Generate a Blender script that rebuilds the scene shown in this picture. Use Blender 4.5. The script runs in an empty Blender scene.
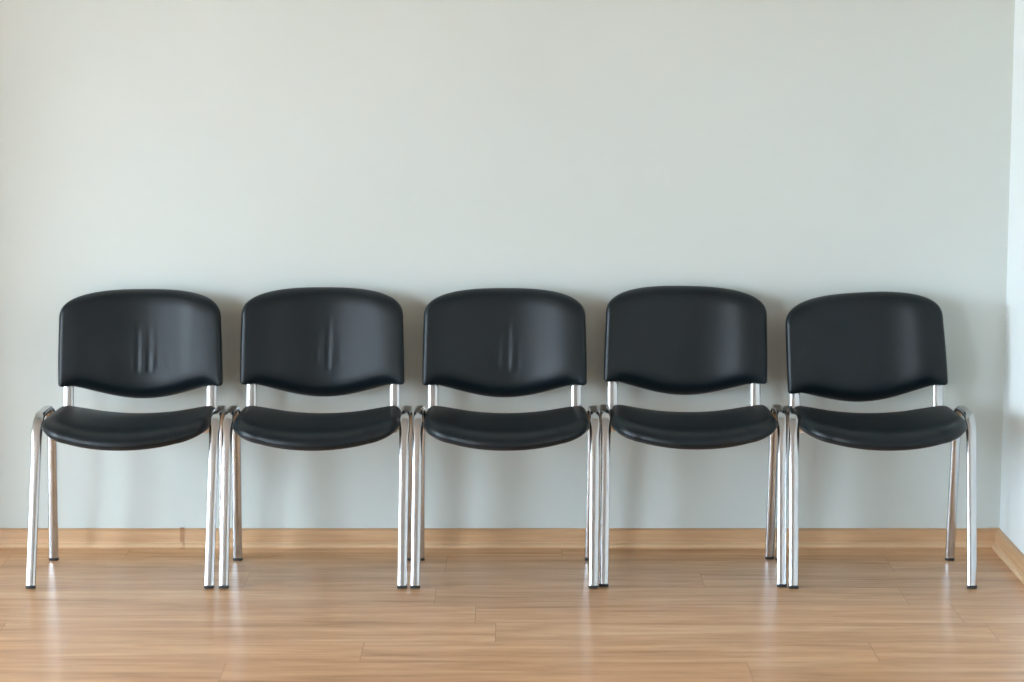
import bpy, bmesh, math, random
from mathutils import Vector, Matrix

random.seed(7)
SC = bpy.context.scene
COL = SC.collection
PI = math.pi

# ------------------------------------------------------------------ materials
def new_mat(name):
    m = bpy.data.materials.new(name)
    m.use_nodes = True
    nt = m.node_tree
    b = nt.nodes['Principled BSDF']
    return m, nt, b

def N(nt, kind, **kw):
    n = nt.nodes.new(kind)
    for k, v in kw.items():
        if k in n.inputs:
            n.inputs[k].default_value = v
        else:
            setattr(n, k, v)
    return n

def ramp(nt, stops):
    r = nt.nodes.new('ShaderNodeValToRGB')
    e = r.color_ramp.elements
    e[0].position, e[0].color = stops[0][0], (*stops[0][1], 1)
    e[1].position, e[1].color = stops[-1][0], (*stops[-1][1], 1)
    for p, c in stops[1:-1]:
        x = e.new(p); x.color = (*c, 1)
    return r

def lin(r, g, b):
    f = lambda c: (c / 255 / 12.92) if c / 255 <= 0.04045 else ((c / 255 + 0.055) / 1.055) ** 2.4
    return (f(r), f(g), f(b))

def mapping(nt, scale=(1, 1, 1), coord='Object', loc=(0, 0, 0)):
    t = nt.nodes.new('ShaderNodeTexCoord')
    m = N(nt, 'ShaderNodeMapping')
    m.inputs['Scale'].default_value = scale
    m.inputs['Location'].default_value = loc
    nt.links.new(t.outputs[coord], m.inputs['Vector'])
    return m

def mat_paint(name, col, rough=0.6):
    m, nt, b = new_mat(name)
    mp = mapping(nt)
    n1 = N(nt, 'ShaderNodeTexNoise', Scale=1.3, Detail=3.0)
    n2 = N(nt, 'ShaderNodeTexNoise', Scale=160.0, Detail=3.0)
    nt.links.new(mp.outputs[0], n1.inputs['Vector']); nt.links.new(mp.outputs[0], n2.inputs['Vector'])
    r = ramp(nt, [(0.3, tuple(c * 0.97 for c in col)), (0.7, tuple(min(1, c * 1.02) for c in col))])
    nt.links.new(n1.outputs['Fac'], r.inputs['Fac'])
    nt.links.new(r.outputs['Color'], b.inputs['Base Color'])
    bp = N(nt, 'ShaderNodeBump', Strength=0.06, Distance=0.001)
    nt.links.new(n2.outputs['Fac'], bp.inputs['Height'])
    nt.links.new(bp.outputs['Normal'], b.inputs['Normal'])
    b.inputs['Roughness'].default_value = rough
    b.inputs['Specular IOR Level'].default_value = 0.3
    return m

def mat_floor():
    m, nt, b = new_mat('oak_laminate')
    mp = mapping(nt)
    br = N(nt, 'ShaderNodeTexBrick')
    br.offset = 0.0; br.offset_frequency = 2
    br.inputs['Scale'].default_value = 1.0
    br.inputs['Brick Width'].default_value = 1.29
    br.inputs['Row Height'].default_value = 0.19
    br.inputs['Mortar Size'].default_value = 0.0008
    br.inputs['Mortar Smooth'].default_value = 0.2
    br.inputs['Bias'].default_value = 0.0
    br.inputs['Color1'].default_value = (0, 0, 0, 1)
    br.inputs['Color2'].default_value = (1, 1, 1, 1)
    br.inputs['Mortar'].default_value = (0.5, 0.5, 0.5, 1)
    sp0 = N(nt, 'ShaderNodeSeparateXYZ'); nt.links.new(mp.outputs[0], sp0.inputs[0])
    dv = N(nt, 'ShaderNodeMath', operation='DIVIDE'); dv.inputs[1].default_value = 0.19
    nt.links.new(sp0.outputs['Y'], dv.inputs[0])
    fl = N(nt, 'ShaderNodeMath', operation='FLOOR'); nt.links.new(dv.outputs[0], fl.inputs[0])
    wn = N(nt, 'ShaderNodeTexWhiteNoise', noise_dimensions='1D'); nt.links.new(fl.outputs[0], wn.inputs['W'])
    ma = N(nt, 'ShaderNodeMath', operation='MULTIPLY_ADD'); ma.inputs[1].default_value = 1.29
    nt.links.new(wn.outputs['Value'], ma.inputs[0]); nt.links.new(sp0.outputs['X'], ma.inputs[2])
    cb0 = N(nt, 'ShaderNodeCombineXYZ')
    nt.links.new(ma.outputs[0], cb0.inputs['X']); nt.links.new(sp0.outputs['Y'], cb0.inputs['Y'])
    nt.links.new(cb0.outputs[0], br.inputs['Vector'])
    # each plank gets its own stretch of grain
    sep = N(nt, 'ShaderNodeSeparateXYZ'); nt.links.new(mp.outputs[0], sep.inputs[0])
    bw = N(nt, 'ShaderNodeRGBToBW'); nt.links.new(br.outputs['Color'], bw.inputs[0])
    mul = N(nt, 'ShaderNodeMath', operation='MULTIPLY'); mul.inputs[1].default_value = 17.0
    nt.links.new(bw.outputs[0], mul.inputs[0])
    cmb = N(nt, 'ShaderNodeCombineXYZ')
    nt.links.new(sep.outputs['X'], cmb.inputs['X']); nt.links.new(sep.outputs['Y'], cmb.inputs['Y'])
    nt.links.new(mul.outputs[0], cmb.inputs['Z'])
    sc = N(nt, 'ShaderNodeVectorMath', operation='MULTIPLY'); sc.inputs[1].default_value = (1.1, 13.0, 1.0)
    nt.links.new(cmb.outputs[0], sc.inputs[0])
    n1 = N(nt, 'ShaderNodeTexNoise', Scale=1.3, Detail=6.0, Roughness=0.62, Distortion=0.6)
    nt.links.new(sc.outputs[0], n1.inputs['Vector'])
    sc2 = N(nt, 'ShaderNodeVectorMath', operation='MULTIPLY'); sc2.inputs[1].default_value = (6.0, 70.0, 1.0)
    nt.links.new(cmb.outputs[0], sc2.inputs[0])
    n2 = N(nt, 'ShaderNodeTexNoise', Scale=1.0, Detail=4.0, Roughness=0.6)
    nt.links.new(sc2.outputs[0], n2.inputs['Vector'])
    r1 = ramp(nt, [(0.25, lin(167, 121, 85)), (0.40, lin(202, 154, 112)), (0.55, lin(218, 170, 127)), (0.75, lin(235, 191, 149))])
    nt.links.new(n1.outputs['Fac'], r1.inputs['Fac'])
    r2 = ramp(nt, [(0.3, (0.78, 0.75, 0.72)), (0.55, (1.0, 1.0, 1.0))])
    nt.links.new(n2.outputs['Fac'], r2.inputs['Fac'])
    mx = N(nt, 'ShaderNodeMix', data_type='RGBA', blend_type='MULTIPLY'); mx.inputs[0].default_value = 0.8
    nt.links.new(r1.outputs['Color'], mx.inputs[6]); nt.links.new(r2.outputs['Color'], mx.inputs[7])
    # plank to plank tone
    r3 = ramp(nt, [(0.0, (0.95, 0.94, 0.93)), (1.0, (1.04, 1.03, 1.02))])
    nt.links.new(bw.outputs[0], r3.inputs['Fac'])
    mx2 = N(nt, 'ShaderNodeMix', data_type='RGBA', blend_type='MULTIPLY'); mx2.inputs[0].default_value = 1.0
    nt.links.new(mx.outputs[2], mx2.inputs[6]); nt.links.new(r3.outputs['Color'], mx2.inputs[7])
    # joints
    mx3 = N(nt, 'ShaderNodeMix', data_type='RGBA', blend_type='MIX')
    nt.links.new(br.outputs['Fac'], mx3.inputs[0])
    nt.links.new(mx2.outputs[2], mx3.inputs[6]); mx3.inputs[7].default_value = (*lin(160, 122, 90), 1)
    nt.links.new(mx3.outputs[2], b.inputs['Base Color'])
    bp = N(nt, 'ShaderNodeBump', Strength=0.12, Distance=0.0008)
    nt.links.new(n2.outputs['Fac'], bp.inputs['Height'])
    nt.links.new(bp.outputs['Normal'], b.inputs['Normal'])
    b.inputs['Roughness'].default_value = 0.27
    b.inputs['Specular IOR Level'].default_value = 0.58
    return m

def mat_oak(name, axis='X', a=(208, 165, 124), c=(186, 142, 100)):
    m, nt, b = new_mat(name)
    s = (1.6, 30, 30) if axis == 'X' else (30, 1.6, 30)
    mp = mapping(nt, s)
    n1 = N(nt, 'ShaderNodeTexNoise', Scale=2.0, Detail=6.0, Roughness=0.6, Distortion=0.4)
    nt.links.new(mp.outputs[0], n1.inputs['Vector'])
    r = ramp(nt, [(0.3, lin(*c)), (0.65, lin(*a))])
    nt.links.new(n1.outputs['Fac'], r.inputs['Fac'])
    nt.links.new(r.outputs['Color'], b.inputs['Base Color'])
    b.inputs['Roughness'].default_value = 0.4
    return m

def mat_leather():
    m, nt, b = new_mat('black_leatherette')
    mp = mapping(nt)
    v = N(nt, 'ShaderNodeTexVoronoi', Scale=520.0)
    n = N(nt, 'ShaderNodeTexNoise', Scale=9.0, Detail=3.0)
    nt.links.new(mp.outputs[0], v.inputs['Vector']); nt.links.new(mp.outputs[0], n.inputs['Vector'])
    r = ramp(nt, [(0.3, (0.0030, 0.0068, 0.0095)), (0.7, (0.0040, 0.0084, 0.0118))])
    nt.links.new(n.outputs['Fac'], r.inputs['Fac'])
    nt.links.new(r.outputs['Color'], b.inputs['Base Color'])
    bp = N(nt, 'ShaderNodeBump', Strength=0.10, Distance=0.0004)
    nt.links.new(v.outputs['Distance'], bp.inputs['Height'])
    nt.links.new(bp.outputs['Normal'], b.inputs['Normal'])
    b.inputs['Roughness'].default_value = 0.39
    b.inputs['Specular IOR Level'].default_value = 0.34
    return m

def mat_plain(name, col, rough, metal=0.0, spec=0.5):
    m, nt, b = new_mat(name)
    mp = mapping(nt)
    n = N(nt, 'ShaderNodeTexNoise', Scale=35.0, Detail=3.0)
    nt.links.new(mp.outputs[0], n.inputs['Vector'])
    r = ramp(nt, [(0.3, (rough * 0.9,) * 3), (0.7, (min(1, rough * 1.12),) * 3)])
    nt.links.new(n.outputs['Fac'], r.inputs['Fac'])
    nt.links.new(r.outputs['Color'], b.inputs['Roughness'])
    b.inputs['Base Color'].default_value = (*col, 1)
    b.inputs['Metallic'].default_value = metal
    b.inputs['Specular IOR Level'].default_value = spec
    return m

def mat_glass():
    m = bpy.data.materials.new('window_glass'); m.use_nodes = True
    nt = m.node_tree
    nt.nodes.remove(nt.nodes['Principled BSDF'])
    out = nt.nodes['Material Output']
    t = N(nt, 'ShaderNodeBsdfTransparent'); g = N(nt, 'ShaderNodeBsdfGlossy', Roughness=0.0)
    mx = N(nt, 'ShaderNodeMixShader'); mx.inputs[0].default_value = 0.05
    nt.links.new(t.outputs[0], mx.inputs[1]); nt.links.new(g.outputs[0], mx.inputs[2])
    nt.links.new(mx.outputs[0], out.inputs['Surface'])
    return m

M_WALL = mat_paint('grey_green_paint', lin(208, 213, 208))
M_WHITE = mat_paint('white_paint', lin(232, 238, 237))
M_FLOOR = mat_floor()
M_CEIL = mat_paint('ceiling_paint', (0.55, 0.565, 0.57))
M_DARK = mat_paint('slate_paint', (0.42, 0.43, 0.43))
M_OAKX = mat_oak('oak_skirting_back', 'X')
M_OAKY = mat_oak('oak_skirting_right', 'Y')
M_OAKCAP = mat_oak('oak_joint_piece', 'X', (176, 130, 90), (150, 106, 70))
M_LIP = mat_oak('pale_skirting_lip', 'X', (222, 185, 146), (212, 174, 134))
M_LEATHER = mat_leather()
M_SHELL = mat_plain('black_plastic', (0.012, 0.012, 0.013), 0.45)
M_CHROME = mat_plain('chrome', (0.54, 0.545, 0.56), 0.17, metal=1.0)
M_RUBBER = mat_plain('black_rubber', (0.015, 0.015, 0.015), 0.6)
M_PVC = mat_plain('white_window_plastic', (0.8, 0.8, 0.8), 0.35)
M_GLASS = mat_glass()

# ------------------------------------------------------------------ mesh helpers
def link_mesh(name, verts, faces, mat, parent=None, smooth=True, autosmooth=None):
    me = bpy.data.meshes.new(name)
    me.from_pydata([tuple(v) for v in verts], [], faces)
    bm = bmesh.new(); bm.from_mesh(me)
    bmesh.ops.recalc_face_normals(bm, faces=bm.faces[:])
    bm.to_mesh(me); bm.free()
    me.materials.append(mat)
    for p in me.polygons:
        p.use_smooth = smooth
    if autosmooth:
        try:
            me.set_sharp_from_angle(angle=math.radians(autosmooth))
        except Exception:
            pass
    o = bpy.data.objects.new(name, me)
    COL.objects.link(o)
    if parent:
        o.parent = parent
    return o

class Boxes:
    def __init__(self): self.v = []; self.f = []
    def add(self, a, b):
        n = len(self.v)
        x0, y0, z0 = a; x1, y1, z1 = b
        self.v += [(x0, y0, z0), (x1, y0, z0), (x1, y1, z0), (x0, y1, z0), (x0, y0, z1), (x1, y0, z1), (x1, y1, z1), (x0, y1, z1)]
        self.f += [tuple(n + i for i in q) for q in ((0, 3, 2, 1), (4, 5, 6, 7), (0, 1, 5, 4), (1, 2, 6, 5), (2, 3, 7, 6), (3, 0, 4, 7))]
        return self
    def build(self, name, mat, parent=None):
        return link_mesh(name, self.v, self.f, mat, parent, smooth=False)

def fillet(pts, radii, seg=10):
    """round the corners of a polyline"""
    out = [Vector(pts[0])]
    for i in range(1, len(pts) - 1):
        p, a, b = Vector(pts[i]), Vector(pts[i - 1]), Vector(pts[i + 1])
        r = radii[i - 1]
        u, w = (a - p).normalized(), (b - p).normalized()
        ang = u.angle(w)
        t = r / math.tan(ang / 2)
        c = p + (u + w).normalized() * (r / math.sin(ang / 2))
        s, e = p + u * t - c, p + w * t - c
        tot = s.angle(e)
        for k in range(seg + 1):
            q = k / seg
            d = (s * math.sin((1 - q) * tot) + e * math.sin(q * tot)) / math.sin(tot)
            out.append(c + d)
    out.append(Vector(pts[-1]))
    return out

def resample_straight(path, step=0.05):
    out = [path[0]]
    for a, b in zip(path, path[1:]):
        n = max(1, int((b - a).length / step))
        for k in range(1, n + 1):
            out.append(a.lerp(b, k / n))
    return out

def sweep(path, nrm, a, b, n=20, expo=2.6, swell=None, caps=True):
    """a tube of super-elliptic section along a path lying in the plane with normal nrm; a along nrm, b in the plane"""
    nrm = Vector(nrm).normalized()
    V, F = [], []
    m = len(path)
    for i, p in enumerate(path):
        t = (path[min(i + 1, m - 1)] - path[max(i - 1, 0)]).normalized()
        w = nrm.cross(t).normalized()
        ka, kb = swell(i / (m - 1), p) if swell else (1, 1)
        for j in range(n):
            th = 2 * PI * j / n
            c, s = math.cos(th), math.sin(th)
            cx = math.copysign(abs(c) ** (2 / expo), c); sx = math.copysign(abs(s) ** (2 / expo), s)
            V.append(p + nrm * (a * ka * cx) + w * (b * kb * sx))
    for i in range(m - 1):
        for j in range(n):
            k = (j + 1) % n
            F.append((i * n + j, i * n + k, (i + 1) * n + k, (i + 1) * n + j))
    if caps:
        F.append(tuple(range(n))[::-1]); F.append(tuple((m - 1) * n + j for j in range(n)))
    return V, F

# ------------------------------------------------------------------ chair dimensions (metres)
HALF = 0.2488          # half of the leg spacing, at the foot
RAIL_Z = 0.4655
RAIL_F, RAIL_R = 0.125, 0.305
FOOT_R = 0.336

def leg_path(front):
    if front:
        pts = [(0, -0.005, 0.0072), (0, 0.105, RAIL_Z), (0, 0.215, RAIL_Z)]
        pth = fillet(pts, [0.068], 14)
    else:
        pts = [(0, FOOT_R, 0.0072), (0, 0.312, RAIL_Z), (0, 0.215, RAIL_Z)]
        pth = fillet(pts, [0.068], 14)
    return resample_straight(pth, 0.06)

def leg_swell(q, p):
    d = math.exp(-((p.z - 0.425) / 0.03) ** 2)
    return (1 + 0.10 * d, 1 - 0.10 * d)

# backrest -----------------------------------------------------------
BW_LOW, BW_HIGH = 0.2385, 0.2315

def back_edge_distance(u, w):
    """product of smooth ramps from the four edges of the back"""
    a = abs(u)
    bot = -0.0455 * (0.5 + 0.5 * math.cos(PI * min(a, 0.200) / 0.200)) ** 0.56
    top = 0.1875 + 0.088 * max(0.0, 1 - (min(a, 0.2325) / 0.2325) ** 3) ** 0.3225
    r = 1.0
    for d, wd in ((0.236 - a, 0.080), (w - bot, 0.055), (top - w, 0.050)):
        t = min(1.0, max(0.0, d / wd))
        r *= 1 - (1 - t) ** 2
    # the padding thins out towards both sides
    g = 1.0
    for d, wd in ((0.236 - a, 0.095), (w - bot, 0.032), (top - w, 0.024)):
        t = min(1.0, max(0.0, d / wd))
        g *= (1 - (1 - t) ** 2)
    return 0.45 * r + 0.55 * g

def outline_back(n_side=44):
    """(u, w) outline, w measured up from the lower corners; counter-clockwise"""
    pts = []
    # bottom from left corner to right corner
    def zb(u):
        a = abs(u)
        if a > 0.200: return 0.0
        return -0.0455 * (0.5 + 0.5 * math.cos(PI * a / 0.200)) ** 0.56
    nb = 60
    for i in range(nb + 1):
        u = -0.2265 + 0.453 * i / nb
        pts.append((u, zb(u)))
    # lower right corner
    for k in range(1, 6):
        t = -PI / 2 + PI / 2 * k / 6
        pts.append((0.2265 + 0.0095 * math.cos(t), 0.0095 + 0.0095 * math.sin(t)))
    # right side going up
    for k in range(0, 17):
        q = k / 16
        w = 0.0095 + (0.1875 - 0.0095) * q
        pts.append((0.2360 - 0.0035 * q ** 1.6, w))
    # one continuous arch from shoulder to shoulder
    for k in range(1, 90):
        t = PI * k / 90
        c, sn = math.cos(t), math.sin(t)
        pts.append((math.copysign(0.2325 * abs(c) ** (2 / 3), c), 0.1875 + 0.088 * sn ** 0.645))
    for k in range(16, -1, -1):
        q = k / 16
        w = 0.0095 + (0.1875 - 0.0095) * q
        pts.append((-(0.2360 - 0.0035 * q ** 1.6), w))
    for k in range(5, 0, -1):
        t = -PI / 2 + PI / 2 * k / 6
        pts.append((-(0.2265 + 0.0095 * math.cos(t)), 0.0095 + 0.0095 * math.sin(t)))
    return pts

BACK_Z0 = 0.514        # height of the lower corners
RAKE = 0.135           # lean of the back, per metre
def back_surf(u, w, off):
    """point on the bent back plane; off is towards the sitter"""
    w2 = w + 0.0
    y = 0.403 + RAKE * (w2 + 0.045) - 1.25 * u * u + 0.10 * (w - 0.11) ** 2
    z = BACK_Z0 + w * 0.991
    nx, ny, nz = 2.5 * u * -1.0, -1.0, RAKE
    # normal towards the sitter: (-dy/du, ...) of y(u, w)
    nv = Vector((-2.5 * u, -1.0, RAKE)).normalized()
    return Vector((u, y, z)) + nv * off

def offset_rings(pts, insets, centre):
    """rings shrunk by an absolute inset towards the centre"""
    rings = []
    n = len(pts)
    for d in insets:
        ring = []
        for i, (u, w) in enumerate(pts):
            a = Vector(pts[(i - 1) % n]); b = Vector(pts[(i + 1) % n])
            t = (b - a).normalized()
            nin = Vector((-t.y, t.x))       # inward for counter-clockwise
            p = Vector((u, w)) + nin * min(d, 0.004)
            if d > 0.004:
                c = Vector(centre)
                r = (p - c)
                # scale so that the ring closes on the centre
                p = c + r * (1 - (d - 0.004) / (1 - 0.004))
            ring.append(p)
        rings.append(ring)
    return rings

def pad_mesh(name, pts, centre, surf, T, edge_w, mat, parent, back_off=0.0, crown=0.0, crown_w=0.13, ramp_fn=None, fold=None, nring=26):
    n = len(pts)
    V, F = [], []
    fr = []
    insets = [0.0] + [0.004 * (k / 3) for k in (1, 2, 3)] + [0.004 + 0.996 * ((k / nring) ** 1.35) for k in range(1, nring)]
    rings = offset_rings(pts, insets, centre)
    # distance from the edge of each ring, roughly
    for ri, ring in enumerate(rings):
        d = insets[ri]
        idx = []
        for i, p in enumerate(ring):
            e = (Vector(pts[i]) - p).length
            t = min(1.0, e / (edge_w(*pts[i]) if callable(edge_w) else edge_w))
            h = T * (1 - (1 - t) ** 2.4) ** (1 / 2.2)
            far = min(1.0, e / crown_w)
            h += crown * (ramp_fn(p.x, p.y) if ramp_fn else 1 - (1 - far) ** 2)
            if fold: h += fold(p.x, p.y)
            idx.append(len(V)); V.append(surf(p.x, p.y, h + back_off))
        fr.append(idx)
    for a, b in zip(fr, fr[1:]):
        for i in range(n):
            k = (i + 1) % n
            F.append((a[i], a[k], b[k], b[i]))
    c0 = len(V)
    hc = T + crown + (fold(centre[0], centre[1]) if fold else 0)
    V.append(surf(centre[0], centre[1], hc + back_off))
    for i in range(n):
        F.append((fr[-1][i], fr[-1][(i + 1) % n], c0))
    # back side of the pad, flat against its shell
    bi = []
    for i, p in enumerate(rings[0]):
        bi.append(len(V)); V.append(surf(p.x, p.y, back_off - 0.006))
    for i in range(n):
        k = (i + 1) % n
        F.append((fr[0][i], bi[i], bi[k], fr[0][k]))
    bi2 = []
    for i, p in enumerate(rings[8]):
        bi2.append(len(V)); V.append(surf(p.x, p.y, back_off - 0.006))
    for i in range(n):
        k = (i + 1) % n
        F.append((bi[i], bi2[i], bi2[k], bi[k]))
    c1 = len(V); V.append(surf(centre[0], centre[1], back_off - 0.006))
    for i in range(n):
        F.append((bi2[i], c1, bi2[(i + 1) % n]))
    return link_mesh(name, V, F, mat, parent)

def shell_mesh(name, pts, centre, surf, depth, off, mat, parent, shrink=0.004):
    n = len(pts)
    prof = [(shrink, 0.0), (shrink, -0.35), (0.03, -0.75), (0.10, -0.93), (0.25, -1.0), (0.6, -1.0)]
    rings = offset_rings(pts, [p[0] for p in prof], centre)
    V, F, fr = [], [], []
    for (d, h), ring in zip(prof, rings):
        idx = []
        for p in ring:
            idx.append(len(V)); V.append(surf(p.x, p.y, off + h * depth))
        fr.append(idx)
    for a, b in zip(fr, fr[1:]):
        for i in range(n):
            k = (i + 1) % n
            F.append((a[i], b[i], b[k], a[k]))
    c = len(V); V.append(surf(centre[0], centre[1], off - depth))
    c2 = len(V); V.append(surf(centre[0], centre[1], off))
    for i in range(n):
        k = (i + 1) % n
        F.append((fr[-1][i], c, fr[-1][k])); F.append((fr[0][i], fr[0][k], c2))
    return link_mesh(name, V, F, mat, parent)

def make_fold(folds):
    """soft upright creases pressed into the padding: (u, lower end, upper end, width, depth)"""
    def f(u, w):
        h = 0.0
        for (u0, w0, w1, wd0, dp0) in folds:
            wd, dp = wd0 * 1.3, dp0 * 0.85
            q = (w - w0) / (w1 - w0)
            if q < -0.12 or q > 1: continue
            env = math.sin(PI * min(1, max(0, (q + 0.12) / 1.12)) ** 0.55)
            x = (u - u0 - 0.004 * (q - 0.5)) / wd
            if abs(x) < 3:
                h -= dp * env * (math.exp(-x * x) - 0.55 * math.exp(-((abs(x) - 1.6) / 0.75) ** 2))
        return h
    return f

# seat -----------------------------------------------------------------
SEAT_Y0, SEAT_Y1 = -0.035, 0.385
def outline_seat():
    pts = []
    def side(y):      # half width
        q = (y - SEAT_Y0) / (SEAT_Y1 - SEAT_Y0)
        return 0.234 - 0.003 * max(0, (q - 0.35) / 0.65) ** 1.5
    # front edge left to right, bowed forward
    for i in range(49):
        u = -0.155 + 0.31 * i / 48
        pts.append((u, SEAT_Y0 + 0.026 * (abs(u) / 0.155) ** 2.2))
    yf = SEAT_Y0 + 0.026
    for k in range(1, 18):
        t = PI / 2 * k / 18
        pts.append((0.155 + 0.079 * math.sin(t), yf + 0.115 * (1 - math.cos(t))))
    for k in range(0, 13):
        y = yf + 0.115 + (SEAT_Y1 - 0.085 - yf - 0.115) * k / 12
        pts.append((side(y), y))
    ws = side(SEAT_Y1 - 0.085)
    for k in range(1, 14):
        t = PI / 2 * k / 14
        pts.append((ws - 0.085 * (1 - math.cos(t)), SEAT_Y1 - 0.085 + 0.085 * math.sin(t)))
    for i in range(0, 31):
        u = (ws - 0.085) - 2 * (ws - 0.085) * i / 30
        pts.append((u, SEAT_Y1))
    for k in range(13, 0, -1):
        t = PI / 2 * k / 14
        pts.append((-(ws - 0.085 * (1 - math.cos(t))), SEAT_Y1 - 0.085 + 0.085 * math.sin(t)))
    for k in range(12, -1, -1):
        y = yf + 0.115 + (SEAT_Y1 - 0.085 - yf - 0.115) * k / 12
        pts.append((-side(y), y))
    for k in range(17, 0, -1):
        t = PI / 2 * k / 18
        pts.append((-(0.155 + 0.079 * math.sin(t)), yf + 0.115 * (1 - math.cos(t))))
    return pts

def seat_edge(u, y):
    """broad roll at the front, tighter at the sides and the rear"""
    q = min(1.0, max(0.0, (0.11 - y) / 0.11))
    return 0.028 + 0.036 * q * q * (3 - 2 * q)

def seat_surf(u, y, off):
    """bottom plane of the padding, dished across and turned down at the front"""
    q = (y - SEAT_Y0) / (SEAT_Y1 - SEAT_Y0)
    z = 0.4145 - 0.006 * q + 0.50 * u * u + 2.8 * u ** 4
    if y < 0.10:
        z -= 0.007 * ((0.10 - y) / 0.135) ** 2
    if q > 0.7:
        z -= 0.004 * ((q - 0.7) / 0.3) ** 2
    nv = Vector((-1.12 * u, -0.05 if y > 0.1 else -0.05 - 0.12 * (0.1 - y) / 0.135, 1)).normalized()
    return Vector((u, y, z)) + nv * off

# ------------------------------------------------------------------ the chairs
def build_chair(skew, bx):
    lean = lambda v: Vector((v[0] + skew * min(v[2], 0.5) / 0.47, v[1], v[2]))
    root = bpy.data.objects.new('visitor_chair', None)
    COL.objects.link(root)
    seat = pad_mesh('seat', outline_seat(), (0, 0.17), lambda u, y, o: lean(seat_surf(u, y, o)), 0.027, seat_edge, M_LEATHER, root, crown=0.002)
    shell_mesh('seat_shell', outline_seat(), (0, 0.17), lambda u, y, o: lean(seat_surf(u, y, o)), 0.012, -0.0055, M_SHELL, seat, shrink=0.006)
    for s in (-1, 1):
        for front in (True, False):
            path = [lean(p + Vector((s * HALF, 0, 0))) for p in leg_path(front)]
            v, f = sweep(path, (1, 0, 0), 0.0136, 0.0086, n=24, expo=2.9, swell=leg_swell)
            leg = link_mesh('leg', v, f, M_CHROME, root, autosmooth=50)
            t = (path[1] - path[0]).normalized()
            cp = [path[0] - t * 0.0068, path[0] - t * 0.0055, path[0] + t * 0.001]
            v, f = sweep(cp, (1, 0, 0), 0.0139, 0.0090, n=24, expo=2.9)
            link_mesh('foot_cap', v, f, M_RUBBER, leg, autosmooth=50)
        # post of the back, turned forward under the seat
        up = [(s * 0.2092 + bx, 0.20, 0.411), (s * 0.2092 + bx, 0.370, 0.411), (s * 0.2092 + bx, 0.407, 0.635)]
        v, f = sweep(resample_straight(fillet(up, [0.04], 10), 0.05), (1, 0, 0), 0.0152, 0.0078, n=24, expo=2.9)
        o = link_mesh('back_upright', v, f, M_CHROME, root, autosmooth=50)
    for y in (0.118, 0.318):
        pts = [(-0.243, y, 0.438), (-0.205, y, 0.433), (-0.130, y, 0.402), (0.130, y, 0.402), (0.205, y, 0.433), (0.243, y, 0.438)]
        v, f = sweep(resample_straight(fillet([lean(p) for p in pts], [0.03, 0.04, 0.04, 0.03], 8), 0.08), (0, 1, 0), 0.009, 0.009, n=16, expo=2.0)
        link_mesh('cross_tube', v, f, M_CHROME, root, autosmooth=50)
    return root

def build_backrest(root, folds, dz, roll, bx, yaw=0.0, wide=1.0):
    pts = outline_back()
    def surf(u, w, off):
        # each back sits a little differently on its posts
        c, s = math.cos(roll), math.sin(roll)
        p = back_surf(u, w, off)
        px, py = p.x * wide, p.y - 0.42
        p = Vector((px * math.cos(yaw) - py * math.sin(yaw), 0.42 + px * math.sin(yaw) + py * math.cos(yaw), p.z))
        x, z = p.x, p.z - 0.60
        return Vector((x * c - z * s + bx, p.y, 0.60 + x * s + z * c + dz))
    pad = pad_mesh('backrest', pts, (0, 0.105), surf, 0.006, 0.008, M_LEATHER, root, crown=0.027, ramp_fn=back_edge_distance, fold=make_fold(folds), nring=40)
    shell_mesh('back_shell', pts, (0, 0.105), surf, 0.022, -0.0055, M_SHELL, pad, shrink=0.0045)
    return pad

CHAIRS = [
    # x, y, turn (deg), back height, back roll (deg), back depth, folds, label
    dict(x=-1.0945, y=0.0, r=0.0, dz=0.0003, roll=0.4, skew=0.011, bx=0.014, ux=0.008,
         folds=[(-0.012, 0.045, 0.18, 0.0060, 0.0022), (0.024, 0.045, 0.17, 0.0060, 0.0022), (0.088, 0.05, 0.10, 0.006, 0.0008), (0.052, 0.055, 0.13, 0.005, 0.0008)],
         label='black padded chair at the left end of the row, deep creases in its backrest'),
    dict(x=-0.5555, y=0.0, r=0.0, dz=0.0055, roll=0.0, skew=0.005, bx=0.004,
         folds=[(0.018, 0.05, 0.19, 0.0062, 0.0022), (-0.018, 0.06, 0.15, 0.0055, 0.0010), (0.056, 0.06, 0.12, 0.0055, 0.0009)],
         label='black padded chair with chrome legs, second from the left end of the row'),
    dict(x=-0.0215, y=0.0, r=0.0, dz=0.0032, roll=0.0, skew=0.006, bx=0.0,
         folds=[(0.012, 0.05, 0.20, 0.0065, 0.0020), (-0.020, 0.05, 0.16, 0.0055, 0.0012), (0.045, 0.05, 0.15, 0.0055, 0.0008)],
         label='middle chair of the five, black padded, with an upright crease in its backrest'),
    dict(x=0.5055, y=0.018, r=-0.4, dz=0.0075, roll=-1.1, skew=0.007, bx=-0.004, yaw=2.5,
         folds=[(0.008, 0.065, 0.12, 0.006, 0.0010), (0.030, 0.065, 0.11, 0.006, 0.0008), (-0.02, 0.07, 0.11, 0.006, 0.0005)],
         label='black padded chair with the highest backrest, second from the right end'),
    dict(x=1.0345, y=0.0, r=0.0, dz=-0.0095, roll=3.0, skew=0.007, bx=-0.006, ux=0.001, yaw=2, wide=0.978,
         folds=[(0.004, 0.06, 0.13, 0.006, 0.0010), (0.024, 0.07, 0.12, 0.006, 0.0006)],
         label='black padded chair at the right end by the white wall, backrest low and leaning left'),
]
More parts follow.
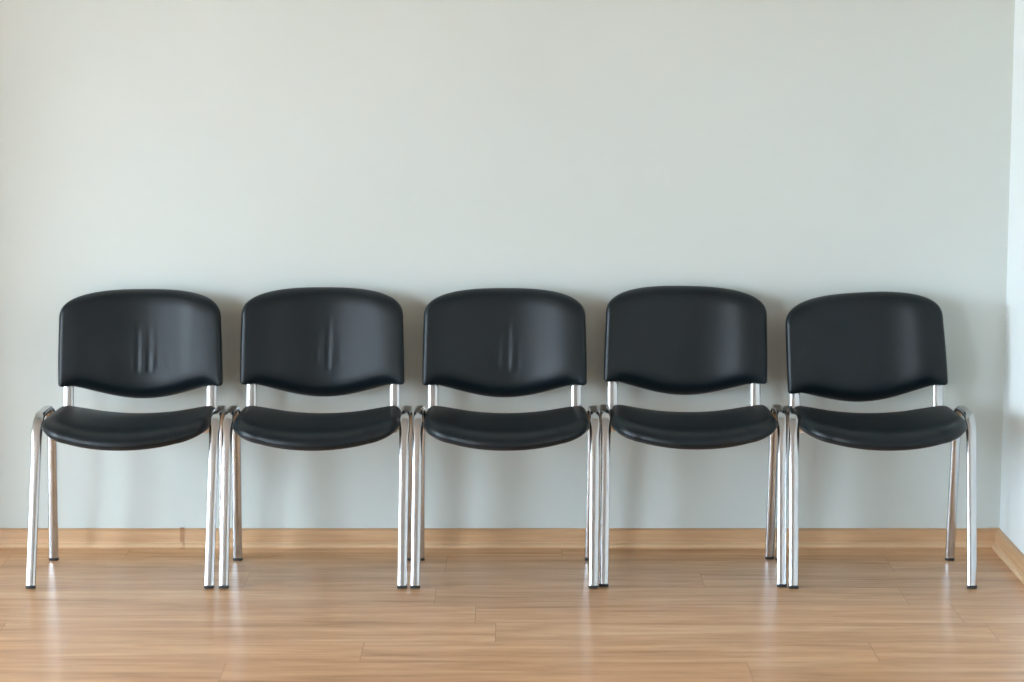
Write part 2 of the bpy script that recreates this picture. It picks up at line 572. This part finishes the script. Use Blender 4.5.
for c in CHAIRS:
    r = build_chair(c['skew'], c.get('ux', c['bx']))
    build_backrest(r, c['folds'], c['dz'], math.radians(c['roll']), c['bx'], math.radians(c.get('yaw', 0)), c.get('wide', 1.0))
    r.location = (c['x'], c['y'], 0.0); r.rotation_euler = (0, 0, math.radians(c['r']))
    r['label'] = c['label']; r['category'] = 'chair'; r['group'] = 'black visitor chairs in a row along the wall'

# ------------------------------------------------------------------ the room
WALL_Y, RIGHT_X, LEFT_X, FRONT_Y, CEIL_Z = 0.512, 1.463, -5.2, -11.0, 2.8
def structure(o):
    o['kind'] = 'structure'; return o

structure(Boxes().add((LEFT_X - 0.2, FRONT_Y - 0.2, -0.1), (RIGHT_X + 0.2, WALL_Y + 0.2, 0.0)).build('floor', M_FLOOR))
structure(Boxes().add((LEFT_X - 0.2, FRONT_Y - 0.2, CEIL_Z), (RIGHT_X + 0.2, WALL_Y + 0.2, CEIL_Z + 0.1)).build('ceiling', M_CEIL))
structure(Boxes().add((LEFT_X - 0.2, WALL_Y, 0), (RIGHT_X + 0.2, WALL_Y + 0.2, CEIL_Z)).build('wall_back', M_WALL))
structure(Boxes().add((RIGHT_X, FRONT_Y, 0), (RIGHT_X + 0.2, WALL_Y, CEIL_Z)).build('wall_right', M_WHITE))
# window openings: wall, from, to, sill, head
Z0, Z1 = 0.10, 2.50
LEFT_WINS = [(-3.6, -0.8), (-10.6, -6.2)]
FRONT_WINS = []

def wall_with_windows(name, wins, lo, hi, place, mat):
    """place(t, d, z): t along the wall, d into the wall"""
    wb = []
    t = lo
    for (a, b) in sorted(wins):
        wb += [(t, a, 0, CEIL_Z), (a, b, 0, Z0), (a, b, Z1, CEIL_Z)]
        t = b
    wb.append((t, hi, 0, CEIL_Z))
    bx = Boxes()
    def addbox(B, t0, t1, d0, d1, z0, z1):
        p, q = place(t0, d0, z0), place(t1, d1, z1)
        B.add(tuple(min(i, j) for i, j in zip(p, q)), tuple(max(i, j) for i, j in zip(p, q)))
    for (t0, t1, z0, z1) in wb:
        addbox(bx, t0, t1, 0, 0.2, z0, z1)
    structure(bx.build(name, mat))
    for (a, b) in wins:
        m = (a + b) / 2
        fb = Boxes()
        for (t0, t1, z0, z1) in ((a, b, Z0, Z0 + 0.06), (a, b, Z1 - 0.06, Z1), (a, a + 0.06, Z0 + 0.06, Z1 - 0.06),
                                 (b - 0.06, b, Z0 + 0.06, Z1 - 0.06), (m - 0.05, m + 0.05, Z0 + 0.06, Z1 - 0.06)):
            addbox(fb, t0, t1, 0.08, 0.14, z0, z1)
        WCOUNT.append(1)
        fo = structure(fb.build('window_%d' % len(WCOUNT), M_PVC))
        g = Boxes()
        addbox(g, a + 0.05, m - 0.04, 0.107, 0.113, Z0 + 0.05, Z1 - 0.05)
        addbox(g, m + 0.04, b - 0.05, 0.107, 0.113, Z0 + 0.05, Z1 - 0.05)
        g.build('window_pane', M_GLASS, fo)
        sl = Boxes(); addbox(sl, a - 0.03, b + 0.03, -0.10, 0.0, Z0 - 0.03, Z0)
        sl.build('window_sill', M_PVC, fo)
        # daylight portal: only steers the sampling of the sky through this opening
        L = bpy.data.lights.new('daylight_portal', 'AREA'); L.shape = 'RECTANGLE'
        L.size = b - a; L.size_y = Z1 - Z0
        L.cycles.is_portal = True
        lo_ = bpy.data.objects.new('daylight_portal', L); COL.objects.link(lo_)
        lo_.location = place(m, 0.19, (Z0 + Z1) / 2)
        inward = Vector(place(m, -1, 0)) - Vector(place(m, 0, 0))
        lo_.rotation_euler = inward.to_track_quat('-Z', 'Z').to_euler()

WCOUNT = []
wall_with_windows('wall_left', LEFT_WINS, FRONT_Y, WALL_Y, lambda t, d, z: (LEFT_X - d, t, z), M_WHITE)
wall_with_windows('wall_front', FRONT_WINS, LEFT_X - 0.2, RIGHT_X + 0.2, lambda t, d, z: (t, FRONT_Y - d, z), M_DARK)
# unseen pier added left of the chairs to shade the back wall's left edge
structure(Boxes().add((-2.25, WALL_Y - 0.25, 0), (-1.80, WALL_Y, CEIL_Z)).build('added_shade_pier', M_WALL))

# skirting boards: profile (out from wall, up)
PROF = [(0.0, 0.0), (0.027, 0.0), (0.027, 0.004), (0.0262, 0.0078), (0.0240, 0.0112), (0.0208, 0.0135), (0.0170, 0.0145), (0.0160, 0.0165),
        (0.0155, 0.048), (0.0145, 0.0528), (0.0115, 0.0558), (0.0075, 0.0568), (0.0, 0.0568)]
def skirting(name, p0, p1, out, mat, scale=1.0, parent=None):
    out = Vector(out)
    V, F = [], []
    n = len(PROF)
    for p in (p0, p1):
        for (a, b) in PROF:
            V.append(Vector(p) + out * a * scale + Vector((0, 0, b * (1 + (scale - 1) * 0.4))))
    for j in range(n):
        k = (j + 1) % n
        F.append((j, k, n + k, n + j))
    F.append(tuple(range(n))[::-1]); F.append(tuple(range(n, 2 * n)))
    o = link_mesh(name, V, F, mat, parent, autosmooth=35)
    o.data.materials.append(M_LIP)
    for p in o.data.polygons:
        if len(p.vertices) == 4 and all(o.data.vertices[i].co.z < 0.0170 * scale for i in p.vertices) and p.center.z > 0.0045:
            p.material_index = 1
    return o
structure(skirting('baseboard_back', (LEFT_X, WALL_Y, 0), (RIGHT_X, WALL_Y, 0), (0, -1, 0), M_OAKX))
structure(skirting('baseboard_right', (RIGHT_X, FRONT_Y, 0), (RIGHT_X, WALL_Y - 0.02, 0), (-1, 0, 0), M_OAKY))
structure(skirting('trim_1', (-0.9945, WALL_Y, 0), (-0.9835, WALL_Y, 0), (0, -1, 0), M_OAKCAP, 1.10))
# inner corner cap of the skirting
structure(skirting('trim_2', (RIGHT_X - 0.036, WALL_Y, 0), (RIGHT_X, WALL_Y, 0), (0, -1, 0), M_OAKX, 1.06))

# ------------------------------------------------------------------ daylight
W = bpy.data.worlds.new('overcast_sky'); SC.world = W; W.use_nodes = True
nt = W.node_tree
bg = nt.nodes['Background']
tc = N(nt, 'ShaderNodeTexCoord'); sp = N(nt, 'ShaderNodeSeparateXYZ')
nt.links.new(tc.outputs['Generated'], sp.inputs[0])
mr = N(nt, 'ShaderNodeMapRange'); mr.inputs['From Min'].default_value = -1; mr.inputs['From Max'].default_value = 1
nt.links.new(sp.outputs['Z'], mr.inputs['Value'])
rp = ramp(nt, [(0.0, (0.16, 0.16, 0.15)), (0.49, (0.30, 0.31, 0.31)), (0.52, (0.67, 0.845, 1.00)), (1.0, (0.775, 0.97, 1.14))])
nt.links.new(mr.outputs[0], rp.inputs['Fac'])
nt.links.new(rp.outputs['Color'], bg.inputs['Color'])
bg.inputs['Strength'].default_value = 8.0

# ------------------------------------------------------------------ camera
F_PX, PITCH = 2400.0, math.atan(341 / 2400)
cam = bpy.data.cameras.new('camera')
cam.sensor_width = 36.0; cam.lens = 36.0 * F_PX / 1024.0
cam.clip_start = 0.1; cam.clip_end = 100
co = bpy.data.objects.new('camera', cam); COL.objects.link(co)
co.location = (0.0, -6.54, 1.626); co.rotation_euler = (PI / 2 - PITCH, 0, 0)
cam.dof.use_dof = True; cam.dof.focus_distance = 6.75; cam.dof.aperture_fstop = 2.8
SC.camera = co

SC.view_settings.view_transform = 'Standard'
SC.view_settings.look = 'None'
SC.view_settings.gamma = 1.0
SC.view_settings.use_curve_mapping = False
SC.view_settings.exposure = 1.67
SC.cycles.use_denoising = True
SC.cycles.max_bounces = 10
SC.cycles.diffuse_bounces = 6
SC.cycles.sample_clamp_indirect = 8.0
